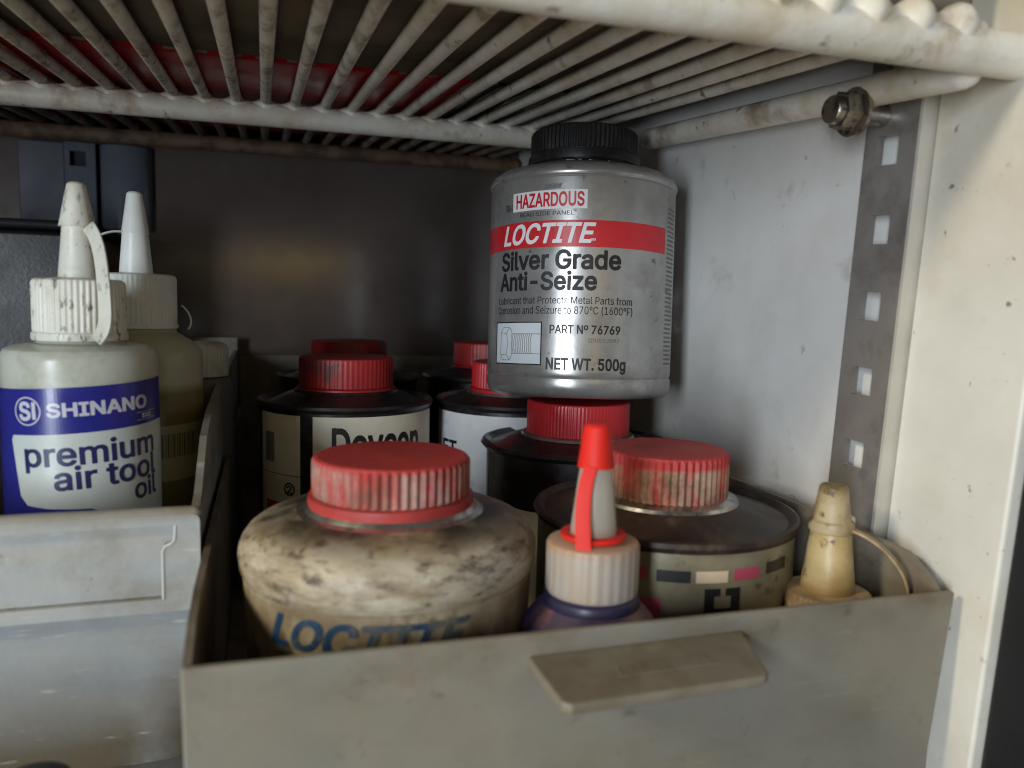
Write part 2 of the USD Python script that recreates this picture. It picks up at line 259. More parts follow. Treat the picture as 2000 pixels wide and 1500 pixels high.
mat('brown_tin', (0.050, 0.034, 0.026), 0.46, layers=[dict(color=(0.17, 0.125, 0.085), scale=110, lo=0.52, hi=0.68, amount=0.6, rough=0.8), dict(color=(0.02, 0.013, 0.01), scale=40, lo=0.45, hi=0.7, amount=0.7)], bump=(300, 0.2), metallic=0.3)
mat('grey_label', (0.27, 0.235, 0.155), 0.42, layers=[dict(color=(0.17, 0.135, 0.075), scale=45, lo=0.44, hi=0.66, amount=0.75), dict(color=(0.06,0.045,0.03), scale=150, lo=0.60, hi=0.68, amount=0.7)], metallic=0.15)
mat('print_pink', (0.46, 0.07, 0.12), 0.45)
mat('print_cream', (0.66, 0.52, 0.36), 0.45)
mat('aged_label', (0.82, 0.77, 0.61), 0.42, layers=[dict(color=(0.38, 0.29, 0.14), scale=40, lo=0.48, hi=0.75, amount=0.6), dict(color=(0.25, 0.15, 0.06), scale=90, lo=0.64, hi=0.74, amount=0.6)])
mat('white_label', (0.78, 0.79, 0.80), 0.4, layers=[dict(color=(0.3, 0.27, 0.23), scale=60, lo=0.55, hi=0.75, amount=0.5)])
mat('pale_plastic', (0.57, 0.59, 0.49), 0.34, sss=0.35, layers=[dict(color=(0.24, 0.20, 0.10), scale=50, lo=0.54, hi=0.74, amount=0.65)], vary=0.05)
mat('oil_plastic', (0.17, 0.14, 0.045), 0.34, sss=0.3, layers=[dict(color=(0.46, 0.46, 0.32), scale=8, lo=0.0, hi=0.1, amount=1.0, z=(0.1045, 0.1085))], vary=0.08)
mat('white_cap', (0.80, 0.79, 0.68), 0.42, sss=0.15, layers=[dict(color=(0.40, 0.33, 0.20), scale=70, lo=0.48, hi=0.75, amount=0.55), dict(color=DARK, scale=(420, 420, 160), lo=0.57, hi=0.67, amount=0.8)], bump=(400, 0.15), vary=0.05)
mat('clean_cap', (0.80, 0.82, 0.76), 0.38, sss=0.2, layers=[dict(color=(0.45, 0.42, 0.32), scale=60, lo=0.52, hi=0.8, amount=0.4)], vary=0.04)
mat('blue_label', (0.028, 0.030, 0.24), 0.26, vary=0.06)
mat('label_pale', (0.62, 0.66, 0.62), 0.32, vary=0.04, layers=[dict(color=(0.40, 0.38, 0.27), scale=40, lo=0.55, hi=0.8, amount=0.4)])
mat('letter_navy', (0.022, 0.024, 0.11), 0.35)
mat('logo_silver', (0.60, 0.60, 0.68), 0.3, vary=0.04)
mat('faint_label', (0.32, 0.28, 0.14), 0.4, vary=0.1)
mat('faint_print', (0.10, 0.08, 0.035), 0.5)
mat('red_tip', (0.68, 0.022, 0.014), 0.55, sss=0.0, spec=0.3, vary=0.06)
mat('clear_nozzle', (0.46, 0.42, 0.35), 0.32, sss=0.5, layers=[dict(color=(0.55, 0.16, 0.04), scale=20, lo=0.0, hi=0.3, amount=0.8, z=(0.0835, 0.0785))], vary=0.05)
mat('beige_cap', (0.39, 0.34, 0.295), 0.42, sss=0.4, layers=[dict(color=(0.50, 0.20, 0.06), scale=30, lo=0.25, hi=0.6, amount=0.8, z=(0.0765, 0.0788)), dict(color=(0.42, 0.30, 0.18), scale=90, lo=0.5, hi=0.75, amount=0.5)], vary=0.05)
mat('purple_print', (0.075, 0.055, 0.105), 0.42, layers=[dict(color=(0.22, 0.10, 0.085), scale=75, lo=0.46, hi=0.6, amount=0.85), dict(color=(0.02, 0.022, 0.11), scale=60, lo=0.52, hi=0.66, amount=0.9)])
mat('navy_plastic', (0.028, 0.026, 0.062), 0.35)
mat('old_nozzle', (0.52, 0.40, 0.20), 0.40, sss=0.1, layers=[dict(color=(0.40, 0.26, 0.09), scale=75, lo=0.42, hi=0.62, amount=0.8), dict(color=(0.05, 0.035, 0.02), scale=170, lo=0.59, hi=0.65, amount=0.9), dict(color=(0.20, 0.09, 0.025), scale=60, lo=0.2, hi=0.6, amount=0.9, z=(0.0600, 0.0555))], bump=(400, 0.25))
mat('old_tip', (0.44, 0.36, 0.21), 0.5, layers=[dict(color=(0.27, 0.18, 0.07), scale=100, lo=0.40, hi=0.62, amount=0.85), dict(color=(0.05, 0.035, 0.018), scale=150, lo=0.55, hi=0.63, amount=0.9), dict(color=(0.15, 0.10, 0.03), scale=60, lo=0.2, hi=0.5, amount=0.8, z=(0.0862, 0.0885))], bump=(500, 0.4))
mat('tan_cap', (0.46, 0.34, 0.19), 0.5, layers=[dict(color=(0.16, 0.08, 0.03), scale=90, lo=0.45, hi=0.68, amount=0.8)], bump=(400, 0.3))
mat('dull_bottle', (0.10, 0.10, 0.10), 0.45)
mat('yellow_paint', (0.75, 0.48, 0.03), 0.5); mat('orange_paint', (0.65, 0.20, 0.04), 0.5); mat('pale_paint', (0.8, 0.8, 0.8), 0.5)
grubby_cap('jar_cap', 0.080, 0.0972, 0.75, dirt=(0.36, 0.27, 0.22))
grubby_cap('can_cap', 0.072, 0.0905, 0.85, dirt=(0.36, 0.26, 0.17), brown=(0.10, 0.06, 0.03))

# ------------------------------------------------------------------ setting: the cabinet
WX = 0.191           # inner face of the right wall
solo('cabinet_floor', rbox(-0.32, WX + 0.004, 0.205, 0.584, -0.012, 0.0, 0.0015), 'shelf_floor', kind='structure')
solo('back_wall', rbox(-0.34, WX + 0.03, 0.5850, 0.600, -0.05, 0.50, 0.001), 'dark_panel', kind='structure')
solo('right_wall', rbox(WX, WX + 0.012, 0.178, 0.5847, -0.06, 0.50, 0.001), 'white_liner', kind='structure')
def lean(m, deg=3.0, y=0.2, z=0.14):
    a = math.radians(deg); mm = m.copy(); mm.apply_translation([0, -y, -z]); mm.apply_transform(trimesh.transformations.rotation_matrix(a, [1, 0, 0])); mm.apply_translation([0, y, z]); return mm
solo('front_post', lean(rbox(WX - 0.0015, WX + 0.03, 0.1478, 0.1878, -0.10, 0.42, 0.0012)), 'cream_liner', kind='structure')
solo('door_gasket', lean(rbox(WX + 0.001, WX + 0.04, 0.110, 0.1473, -0.12, 0.42, 0.002)), 'black_rubber', label='black rubber strip along the front edge of the cream post', cat='rubber seal')

# ------------------------------------------------------------------ slotted rack strip on the right wall
st = thing('rack_strip', 'grey steel rack strip with square slots on right wall', 'rack strip')
X0 = WX - 0.0060
face = sg.box(0.1895, -0.06, 0.2105, 0.34)          # (y, z)
slots = [0.1905 - 0.0243 * k for k in range(-6, 10)]
for zc in slots: face = face.difference(rrect(0.1962, 0.2053, zc - 0.0046, zc + 0.0046, 0.0006))
m = extr(face, 0.0027); v = m.vertices; m = trimesh.Trimesh(np.stack([X0 + v[:, 2], v[:, 0], v[:, 1]], 1), m.faces, process=False); m.fix_normals()
part('slotted_face', lean(m), 'rack_steel', st, smooth=False)
part('flange', lean(box(X0, WX - 0.0003, 0.1882, 0.1893, -0.06, 0.34)), 'rack_steel_lit', st, smooth=False)
part('flange', lean(box(X0 + 0.0038, WX - 0.0003, 0.2094, 0.2105, -0.06, 0.34)), 'rack_steel', st, smooth=False)

# ------------------------------------------------------------------ bolt under the shelf rail
def hexa(r, x0, x1, ch=0.0008):
    import manifold3d as m3
    pts = [(r * math.cos(k * PI / 3 + .3), r * math.sin(k * PI / 3 + .3)) for k in range(6)]
    P = [(x0 + ch, a, b) for a, b in pts] + [(x1, a, b) for a, b in pts] + [(x0, a * .86, b * .86) for a, b in pts]
    return _m(m3.Manifold.hull_points(np.array(P)))
def xcyl(r, x0, x1, n=32):
    m = lathe([(0, x0), (r * .94, x0), (r, x0 + (x1 - x0) * .12), (r, x1 - (x1 - x0) * .12), (r * .94, x1), (0, x1)], n)
    v = m.vertices; return trimesh.Trimesh(np.stack([v[:, 2], v[:, 0], v[:, 1]], 1), m.faces, process=False)
bt = thing('hex_bolt', 'grubby steel hex bolt with flange under the shelf rail, screwed into the rack strip', 'bolt', (0.0022, 0.2005, 0.2012))
part('head', hexa(0.0062, 0.1655, 0.1702), 'bolt_steel', bt, smooth=20)
part('tip', xcyl(0.0042, 0.1625, 0.1654), 'bolt_steel', bt)
part('washer', xcyl(0.0074, 0.1704, 0.1722), 'bolt_steel', bt)
part('shank', xcyl(0.0035, 0.1723, 0.1832), 'zinc', bt)

# ------------------------------------------------------------------ wire shelf overhead (its back edge sits a little higher)
tl, dl = math.radians(5.15), math.radians(0.5)
ey = np.array([0, math.cos(tl), math.sin(tl)]); ex = np.array([math.cos(dl), 0, math.sin(dl)]); nn = np.cross(ex, ey); nn /= np.linalg.norm(nn)
SP = (0.002, 0.405, 0.228)
SM = Gf.Matrix4d(*ex, 0, *ey, 0, *nn, 0, *SP, 1)
sh = thing('wire_shelf', 'grimy cream coated wire shelf running across the top of the photo', 'wire shelf', matrix=SM)
VF = -0.247
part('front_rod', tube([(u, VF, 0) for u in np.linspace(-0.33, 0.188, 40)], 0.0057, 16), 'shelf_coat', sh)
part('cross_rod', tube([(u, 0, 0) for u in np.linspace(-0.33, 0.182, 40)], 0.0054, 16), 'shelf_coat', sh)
part('rear_rod', tube([(u, 0.171, 0) for u in np.linspace(-0.33, 0.182, 40)], 0.0050, 16), 'rear_shade_coat', sh)
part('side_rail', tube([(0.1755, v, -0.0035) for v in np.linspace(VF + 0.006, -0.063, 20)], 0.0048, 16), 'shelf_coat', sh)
rng = random.Random(2)
for k in range(-23, 13):
    u = 0.0 + 0.01365 * k
    o = rng.uniform(-0.0006, 0.0006)
    v0, v1 = VF - 0.0010, 0.1745
    pts = [(u + o * (1 - abs(2 * t - 1)), v0 + (v1 - v0) * t, 0.0066) for t in np.linspace(0, 1, 18)]
    pts = [(u, v0 - 0.0016, 0.0056)] + pts
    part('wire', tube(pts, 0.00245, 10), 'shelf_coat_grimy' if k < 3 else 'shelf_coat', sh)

def scallop(v, w, r0, dr, u1):
    us = np.arange(-0.33, u1, 0.01365 / 10)
    return tube([(u, v, w) for u in us], r0 + dr * np.cos(2 * PI * us / 0.01365), 14)
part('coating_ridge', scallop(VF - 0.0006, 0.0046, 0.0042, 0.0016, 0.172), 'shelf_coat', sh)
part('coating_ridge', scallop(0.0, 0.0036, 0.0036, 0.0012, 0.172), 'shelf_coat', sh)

# red case lying on the wire shelf
rc = thing('red_case', 'red case with scuffed dark grey underside lying on the wire shelf', 'case', matrix=SM)
part('case_body', rbox(-0.135, 0.088, -0.086, 0.166, 0.0098, 0.075, 0.007, 16), 'red_paint', rc, smooth=40)  # stretched to the rear to block lamp light from above
part('underside_panel', rbox(-0.30, 0.178, -0.240, -0.087, 0.0098, 0.075, 0.003, 10), 'grey_mat', rc, smooth=40)
part('light_block', rbox(0.090, 0.178, -0.085, 0.166, 0.0098, 0.07, 0.004, 10), 'black_plastic', rc)  # added block keeping lamp light off the shelf rear, no part of the case
part('light_block', rbox(-0.31, -0.137, -0.085, 0.166, 0.0098, 0.07, 0.004, 10), 'black_plastic', rc)  # second added light block, on the left
chips = []
for k in range(22):
    u = -0.12 + 0.0105 * k + rng.uniform(-.003, .003)
    chips.append(rbox(u, u + rng.uniform(.002, .006), -0.0886, -0.0862, 0.0093, 0.0112, 0.0004, 6))
part('chipped_edge', cat_(chips), 'chipped_edge', rc, kind='stuff')

# ------------------------------------------------------------------ glossy grey housing on the back wall, dark box below it
hb = thing('wall_housing', 'blue-grey glossy housing with a square hole on the dark back wall', 'housing', (0, 0.5850, 0))
part('flat_panel', rbox(-0.1490, -0.1222, -0.008, -0.0004, 0.182, 0.2365, 0.001), 'blue_grey_matt', hb)
pl = sg.box(-0.1220, 0.182, -0.1040, 0.2365).difference(sg.box(-0.1190, 0.2215, -0.1095, 0.2310))
m = extr(pl, 0.004); v = m.vertices; m = trimesh.Trimesh(np.stack([v[:, 0], -0.010 + v[:, 2], v[:, 1]], 1), m.faces, process=False); m.fix_normals()
part('holed_strip', m, 'blue_grey_gloss', hb, smooth=False)
part('hole_back', box(-0.1220, -0.1040, -0.0058, -0.0004, 0.182, 0.2365), 'black_rubber', hb, smooth=False)
a = np.linspace(0.05, PI - 0.05, 18)
prof = sg.Polygon([(-0.0870 - 0.0162 * math.cos(t), -0.0004 - 0.013 * math.sin(t)) for t in a])
m = extr(prof, 0.0545); m.apply_translation([0, 0, 0.182]); part('curved_cover', m, 'blue_grey_gloss', hb, smooth=40)
db = thing('dark_box', 'dark box standing behind the oil bottles at the left edge', 'box', (0, 0, 0))
part('box_body', rbox(-0.28, -0.088, 0.470, 0.564, 0.010, 0.172, 0.003), 'black_plastic', db)
part('box_lid', rbox(-0.282, -0.086, 0.468, 0.566, 0.1725, 0.1775, 0.002), 'black_rubber', db)

# ------------------------------------------------------------------ drawers
def side_wall(x0, x1, prof, z0=0.0015):
    """prof: (y, ztop) list"""
    poly = sg.Polygon([(prof[0][0], z0)] + list(prof) + [(prof[-1][0], z0)])
    m = extr(poly, x1 - x0); v = m.vertices; m = trimesh.Trimesh(np.stack([x0 + v[:, 2], v[:, 0], v[:, 1]], 1), m.faces, process=False); m.fix_normals(); return m
rd = thing('taupe_drawer', 'taupe plastic drawer full of red capped cans', 'drawer')
fr = sg.Polygon([(-0.0165, 0.0650), (0.1850, 0.0625), (0.1785, 0.0018), (-0.0155, 0.0018)])
import manifold3d as m3
def bevel_plate(poly, y0, y1, r=0.0007):
    s = m3.Manifold.sphere(r, 8); q = poly.buffer(-r, join_style=2)
    return _m(m3.Manifold.batch_hull([s.translate((x, y, z)) for x, z in list(q.exterior.coords)[:-1] for y in (y0 + r, y1 - r)]))
part('front_wall', bevel_plate(fr, 0.1600, 0.1622), 'drawer_taupe', rd)
sp = [(0.1624, 0.0648), (0.174, 0.0690), (0.19, 0.0705), (0.26, 0.0695), (0.5725, 0.0670)]
part('side_wall', side_wall(-0.0163, -0.0145, sp), 'drawer_inside', rd, smooth=False)
sp2 = [(0.1624, 0.0622), (0.1664, 0.066), (0.174, 0.0700), (0.20, 0.0715), (0.5725, 0.0735)]
part('side_wall', side_wall(0.1803, 0.1823, sp2), 'drawer_taupe', rd, smooth=False)
part('rear_wall', box(-0.0161, 0.1820, 0.5728, 0.5750, 0.0015, 0.0985), 'drawer_inside', rd, smooth=False)
part('base', box(-0.0143, 0.1801, 0.1624, 0.5726, 0.0004, 0.0028), 'drawer_inside', rd, smooth=False)
hp = sg.Polygon([(0.0575, 0.1598), (0.1150, 0.1598), (0.1095, 0.1412), (0.1075, 0.1396), (0.0605, 0.1396), (0.0585, 0.1410)])
hm = bevel_plate(sg.Polygon([(x, y) for x, y in hp.exterior.coords]), 0.0, 0.0027, 0.0006)
v = hm.vertices; hm = trimesh.Trimesh(np.stack([v[:, 0], v[:, 2], -v[:, 1]], 1), hm.faces, process=False); hm.fix_normals()
hm = moved(hm, (0, -0.16, 0), 0); hm = moved(hm, (0, 0.16, 0.0590), rx=math.radians(4))
hd = part('handle', hm, 'handle_taupe', rd)
er = []
for k in range(3):
    er.append(box(0.0745 + 0.0005 * k, 0.1010 - 0.001 * k, 0.1470 + 0.0016 * k, 0.1473 + 0.0016 * k, -0.0002, 0.0003))
for k in range(9): er.append(box(0.0755 + 0.0028 * k, 0.0760 + 0.0028 * k, 0.1474, 0.1501, -0.0002, 0.00014))
em = cat_(er); em = moved(em, (0, -0.16, 0)); em = moved(em, (0, 0.16, 0.0590), rx=math.radians(4))
part('embossed_marks', em, 'handle_taupe', hd, smooth=False)

ld = thing('grey_drawer', 'blue-grey plastic drawer with a recessed label holder, holding oil bottles', 'drawer')
LX = -0.0178
part('front_wall', rbox(-0.235, LX, 0.2270, 0.2292, 0.0070, 0.0790, 0.0008), 'drawer_body', ld)
pp = [(0.2294, 0.0793), (0.240, 0.0815), (0.252, 0.0875), (0.266, 0.0945), (0.29, 0.0985), (0.34, 0.1010), (0.5700, 0.1025)]
part('side_wall', side_wall(LX - 0.0022, LX, pp, 0.007), 'drawer_grey', ld, smooth=False)
part('side_wall', side_wall(-0.2350, -0.2328, pp, 0.007), 'drawer_grey', ld, smooth=False)
part('rear_wall', box(-0.2348, LX + 0.0002, 0.5703, 0.5725, 0.0066, 0.1110), 'drawer_inside', ld, smooth=False)
part('base', box(-0.2325, LX - 0.0024, 0.2294, 0.5701, 0.0062, 0.0086), 'drawer_inside', ld, smooth=False)
outer = rrect(-0.236, LX + 0.0006, 0.0525, 0.0800, 0.0022)
rec = sg.Polygon([(-0.2290, 0.0562), (-0.0268, 0.0562), (-0.0268, 0.0700), (-0.0262, 0.0712), (-0.0246, 0.0718), (-0.0236, 0.0728), (-0.0235, 0.0768), (-0.2290, 0.0768)])
def front_sheet(poly, y0, t):
    m = extr(poly, t); v = m.vertices; m = trimesh.Trimesh(np.stack([v[:, 0], y0 - v[:, 2], v[:, 1]], 1), m.faces, process=False); m.fix_normals(); return m
part('label_holder', front_sheet(outer.difference(rec), 0.2269, 0.0030), 'drawer_grey', ld, smooth=False)
jog = [(-0.0268, 0.0564), (-0.0268, 0.0698), (-0.0262, 0.0711), (-0.0246, 0.0718), (-0.0237, 0.0728), (-0.0235, 0.0766)]
part('holder_highlight', tube([(x, 0.2240, z) for x, z in jog], 0.00042, 8), 'edge_highlight', ld)  # thin pale tube painted as the highlight along the recess edge
part('label_plate', front_sheet(rec.buffer(-0.0002), 0.2269, 0.0009), 'drawer_grey', ld, smooth=False)
part('runner', box(-0.228, -0.026, 0.245, 0.262, 0.0002, 0.0060), 'drawer_inside', ld, smooth=False)
part('runner', box(-0.228, -0.026, 0.53, 0.547, 0.0002, 0.0060), 'drawer_inside', ld, smooth=False)
lip = tube([(x, 0.2262, 0.0795) for x in np.linspace(-0.2345, LX - 0.001, 30)], 0.0021, 14)
part('top_lip', lip, 'drawer_grey', ld)

# ------------------------------------------------------------------ cans and caps
def cap_mesh(r, h, ribs=60, amp=0.0007, ring=0.0030, chamfer=0.0012, ringr=0.0009, dish=0.0004):
    rt = r - amp * 0.4
    return (lathe([(rt * 0.55, h - dish), (rt - chamfer - .0006, h - dish * 0.2), (rt - chamfer, h), (rt - .0004, h - 0.0003), (r, h - chamfer, amp), (r, h * 0.6, amp), (r, ring + 0.0008, amp), (r - .0006, ring + 0.0003), (r - .0006, ring * 0.5)][::-1], ribs * 8, ribs),
            lathe([(r - .001, ring + .0005), (r + ringr, ring), (r + ringr + .0002, ring * .5), (r + ringr, 0.0), (r - .001, 0.0)][::-1], 96),
            lathe([(0, h - dish), (rt * .2, h - dish), (rt * .22, h - dish - .0001), (rt * 0.56, h - dish)][::-1], 72))
def add_cap(t, r, h, z, mside='red_cap', mtop='red_cap', mring='red_cap', **k):
    s, ring, top = cap_mesh(r, h, **k)
    for m in (s, ring, top): m.apply_translation([0, 0, z])
    c = part('cap', s, mside, t, smooth=28)
    part('cap_top', top, mtop, c); part('cap_ring', ring, mring, c)
    return c
def can_body(t, R, H, mbody, mrim, neck_r=0.0245, dome=0.004, label_gap=0.004, neck='bare_metal', nh=0.005, rim=0.0016):
    part('body', lathe([(0, 0.0), (R - .002, 0.0), (R, 0.0015), (R, H - 0.003), (R - .0012, H - .002)], 96), mbody, t)
    part('rim', lathe([(R - .0016, H - .0034), (R + rim * .5, H - .0032), (R + rim, H - .0016), (R + rim * .7, H - .0003), (R + rim * .1, H), (R - .0008, H - .0006), (R - .0022, H - .0016)], 96), mrim, t)
    part('top', lathe([(R - .0021, H - .0017), (R - .006, H - .0010), (neck_r + .006, H + dome * .45), (neck_r + .001, H + dome), (neck_r, H + dome + .0002)], 96), mrim, t)
    part('neck', lathe([(neck_r + .0012, H + dome - .0004), (neck_r + .0004, H + dome + .0010), (neck_r - .0012, H + dome + .0016), (neck_r - .0036, H + dome + .0022), (neck_r - .0040, H + dome + nh)], 80), neck, t)

# dirty white jar in front
JX, JY = 0.0335, 0.2085
jar = thing('dirty_jar', 'stained white jar with worn red cap and blue lettering, front left in taupe drawer', 'jar', (JX, JY, 0.003), facing(JX, JY))
B = 0.003
part('body', lathe([(0, 0), (0.0340, 0), (0.0360, 0.0020), (0.0381, 0.0400), (0.0391, 0.0620), (0.0393, 0.0640), (0.0388, 0.0645)], 96), 'dirty_body', jar)
part('shoulder', lathe([(0.0386, 0.0644), (0.0393, 0.0648), (0.0396, 0.0656), (0.0400, 0.0668), (0.0401, 0.0684), (0.0404, 0.0702), (0.0402, 0.0720), (0.0395, 0.0739), (0.0382, 0.0757), (0.0360, 0.0773), (0.0328, 0.0786), (0.0290, 0.0795), (0.0255, 0.0801)], 96, wob=0.00015), 'dirty_white', jar)
part('neck', lathe([(0.0258, 0.0799), (0.0245, 0.0803), (0.0236, 0.0805), (0.0230, 0.0812), (0.0224, 0.0818), (0.0192, 0.0822), (0.0190, 0.085)], 80), 'bare_metal', jar)
add_cap(jar, 0.0216, 0.0136, 0.0812, 'jar_cap', 'red_cap_worn', 'red_cap_worn', ribs=54, amp=0.0008)
lt = text('LOCTITE', -0.0310, 0.0190, 0.0548, 0.0074, shear=0.34, bold=5)
part('lettering', wrap(lt, 0.0391 - 0.0455 * 0.0620, 0.0002, taper=0.0455, z0=0.0, ref=0.038), 'letter_blue', jar, smooth=False)

# can with coloured bars, front right
CX, CY = 0.1268, 0.2230
can = thing('striped_can', 'dirty red capped can with pink and black bars, beside the right wall', 'can', (CX, CY, 0.003), facing(CX, CY))
can_body(can, 0.0418, 0.0715, 'grey_label', 'brown_tin', neck_r=0.0232, dome=0.0028, nh=0.004)
add_cap(can, 0.0206, 0.0195, 0.0712, 'can_cap', 'red_cap_worn', 'red_cap', ribs=54, amp=0.0007)
def bars(t, R, lst):
    for x0, x1, z0, z1, mm in lst: part('printed_bar', wrap(extr(sg.box(x0, z0, x1, z1), 0.00006), R, 0.0001), mm, t, smooth=False)
bars(can, 0.0418, [(-0.0105, -0.0035, 0.0602, 0.0638, 'print_pink'), (-0.0010, 0.0085, 0.0599, 0.0633, 'print_black'), (0.0100, 0.0195, 0.0599, 0.0633, 'print_cream'), (0.0215, 0.0305, 0.0602, 0.0636, 'print_pink'), (0.0335, 0.0440, 0.0606, 0.0640, 'print_black'), (-0.0105, 0.0005, 0.0481, 0.0548, 'print_pink')])
tc = sg.Polygon([(-.0055, -.0028), (-.0040, -.0046), (.0040, -.0046), (.0055, -.0028), (.0055, .0042), (.0008, .0042), (.0008, .0020), (.0026, .0020), (.0026, -.0016), (-.0026, -.0016), (-.0026, .0020), (-.0008, .0020), (-.0008, .0042), (-.0055, .0042)])
tc = moved(extr(tc, 0.00006), (0.0182, 0.0540, 0))
part('lettering', wrap(tc, 0.0418, 0.0001), 'print_black', can, smooth=False)

# cream labelled can at the back left
DX, DY = 0.0378, 0.3735
dv = thing('cream_can', 'black rimmed can with cream label and bold black lettering, at the back wall', 'can', (DX, DY, 0.003), facing(DX, DY))
can_body(dv, 0.0398, 0.0905, 'black_tin', 'black_tin', neck_r=0.0235, dome=0.0030, neck='black_tin')
add_cap(dv, 0.0222, 0.0172, 0.0925, 'red_cap_dull', 'red_cap_worn', 'red_cap_dull', ribs=60, amp=0.00018)
Rl = 0.0398
part('label', wrap(extr(sg.box(-0.0145, 0.004, 0.0550, 0.0860), 0.00008), Rl, 0.0001, edge=0.003), 'aged_label', dv, smooth=False)
part('label', wrap(extr(sg.box(-0.0480, 0.004, -0.0205, 0.0860), 0.00008), Rl, 0.0001, edge=0.003), 'aged_label', dv, smooth=False)
part('lettering', wrap(text('Devcon', -0.0062, 0.0375, 0.0670, 0.0140, bold=True), Rl, 0.0002), 'print_black', dv, smooth=False)
bc = cat_([extr(sg.box(-0.0430 + .00052 * k, 0.0640, -0.0430 + .00052 * k + (0.00022, 0.00036, .00015)[k % 3], 0.0775), 0.00006) for k in range(14)])
part('barcode', wrap(bc, Rl, 0.0002), 'print_black', dv, smooth=False)
part('label_line', wrap(extr(sg.box(-0.0480, 0.0590, -0.0205, 0.0594), 0.00006), Rl, 0.0002), 'print_grey', dv, smooth=False)
ring = sg.Point(-0.0262, 0.0530).buffer(0.0030).difference(sg.Point(-0.0262, 0.0530).buffer(0.0022))
em = cat_([extr(ring, 0.00006), text('2', -0.0277, -0.0247, 0.0513, 0.0032, bold=True)])
part('round_emblem', wrap(em, Rl, 0.0002), 'print_black', dv, smooth=False)
part('red_block', wrap(extr(sg.box(-0.0425, 0.0420, -0.0230, 0.0465), 0.00006), Rl, 0.0002), 'print_red', dv, smooth=False)

for (qx, qy, H, lab) in ((0.0480, 0.4595, 0.0935, 'dark can with dull red cap directly behind the cream labelled can'), (0.1345, 0.4630, 0.0930, 'dark can at the far back, its red cap half hidden by the silver can')):
    q = thing('dark_can', lab, 'can', (qx, qy, 0.003), facing(qx, qy))
    can_body(q, 0.0398, H, 'black_tin', 'black_tin', neck_r=0.0235, dome=0.0030, neck='black_tin')
    add_cap(q, 0.0218, 0.0172, H + 0.0020, 'red_cap_dull', 'red_cap_dull', 'red_cap_dull', ribs=60, amp=0.00018)

# black can carrying the silver can
UX, UY = 0.1300, 0.3060
uc = thing('black_can', 'black can with bright red ribbed cap carrying the silver can', 'can', (UX, UY, 0.003), facing(UX, UY))
can_body(uc, 0.0395, 0.0790, 'black_tin', 'black_tin', neck_r=0.0235, dome=0.0020, nh=0.004, rim=0.0026)
add_cap(uc, 0.0222, 0.0160, 0.0802, 'red_cap', 'red_cap', 'red_cap', ribs=90, amp=0.00014, ring=0.0015)
ty = extr(sg.box(-0.030, 0.012, 0.02, 0.055), 0.00006); part('label', wrap(ty, 0.0395, 0.0001, edge=0.004), 'aged_label', uc, smooth=False)

# white labelled can behind the silver one
WXc, WY = 0.1240, 0.3775
wc = thing('white_can', 'white labelled can with faded red cap behind the silver can', 'can', (WXc, WY, 0.003), facing(WXc, WY))
can_body(wc, 0.0395, 0.0885, 'black_tin', 'black_tin', neck_r=0.0235, dome=0.0025)
add_cap(wc, 0.0222, 0.0165, 0.0905, 'red_cap', 'red_cap', 'red_cap', ribs=70, amp=0.0006)
part('label', wrap(extr(sg.box(-0.050, 0.004, 0.030, 0.0835), 0.00008), 0.0395, 0.0001, edge=0.003), 'white_label', wc, smooth=False)
part('lettering', wrap(text('ET', -0.0420, -0.0300, 0.062, 0.0075, bold=True), 0.0395, 0.0002), 'print_black', wc, smooth=False)

# silver can: brush-top can leaning back a little
SX, SY = 0.1336, 0.3165
sv = thing('silver_can', 'silver can with black cap and red band, stacked on a red cap', 'can', (SX, SY, 0.1000), facing(SX, SY), tilt=(-3.6, 1.2, 0))
SR = 0.0405
part('body', lathe([(0, 0.0008), (SR - .006, 0.0), (SR - .0022, 0.0006), (SR - .0005, 0.0024), (SR, 0.0050), (SR + .0001, 0.0080), (SR - .0005, 0.0086), (SR - .0001, 0.0094), (SR, 0.0110), (SR, 0.0878), (SR - .0004, 0.0886), (SR + .0004, 0.0892), (SR + .0006, 0.0906), (SR - .0002, 0.0924), (SR - .0030, 0.0945), (SR - .0085, 0.0962), (0.0262, 0.0972), (0.0245, 0.0976)], 120), 'silver_print', sv, smooth=50)
part('neck', lathe([(0.0250, 0.0972), (0.0246, 0.0985), (0.0236, 0.0992), (0.0236, 0.104)], 80), 'black_tin', sv)
s, ring, top = cap_mesh(0.0236, 0.0148, ribs=72, amp=0.0005, ring=0.0040, ringr=0.0008)
for q in (s, ring, top): q.apply_translation([0, 0, 0.0996])
c = part('cap', s, 'black_plastic', sv, smooth=28); part('cap_ring', ring, 'black_plastic', c); part('cap_top', top, 'black_plastic', c)
gr = []
for k, (a_, e, f, zz) in enumerate([(-34, .0012, .0040, .0976), (-25, .0010, .0022, .0974), (-14, .0013, .0046, .0975), (-3, .0009, .0026, .0977), (9, .0011, .0034, .0975), (24, .0010, .0022, .0974), (38, .0012, .0048, .0972)]):
    b = trimesh.creation.icosphere(2, 1.0); b.apply_scale([f, 0.0016, e]); b.apply_translation([0, -0.0262 - .0004 * (k % 3), zz]); b.apply_transform(trimesh.transformations.rotation_matrix(math.radians(a_), [0, 0, 1])); gr.append(b)
part('grease', cat_(gr), 'black_grease', sv)
def ax(px): return SR * math.asin(max(-.99, min(.99, (px - 1140) / 174.0)))
def az(py): return 0.0797 - (py - 390) * 0.000202
def put(name, mesh, m, off=0.0001, **k): return part(name, wrap(mesh, SR, off, **k), m, sv, smooth=False)
put('red_band', extr(sg.box(ax(968) - .012, az(486), ax(1287), az(434)), 0.00008), 'print_red', edge=0.0018)
put('warning_panel', extr(sg.box(ax(1019), az(412), ax(1148), az(375)), 0.00008), 'print_white')
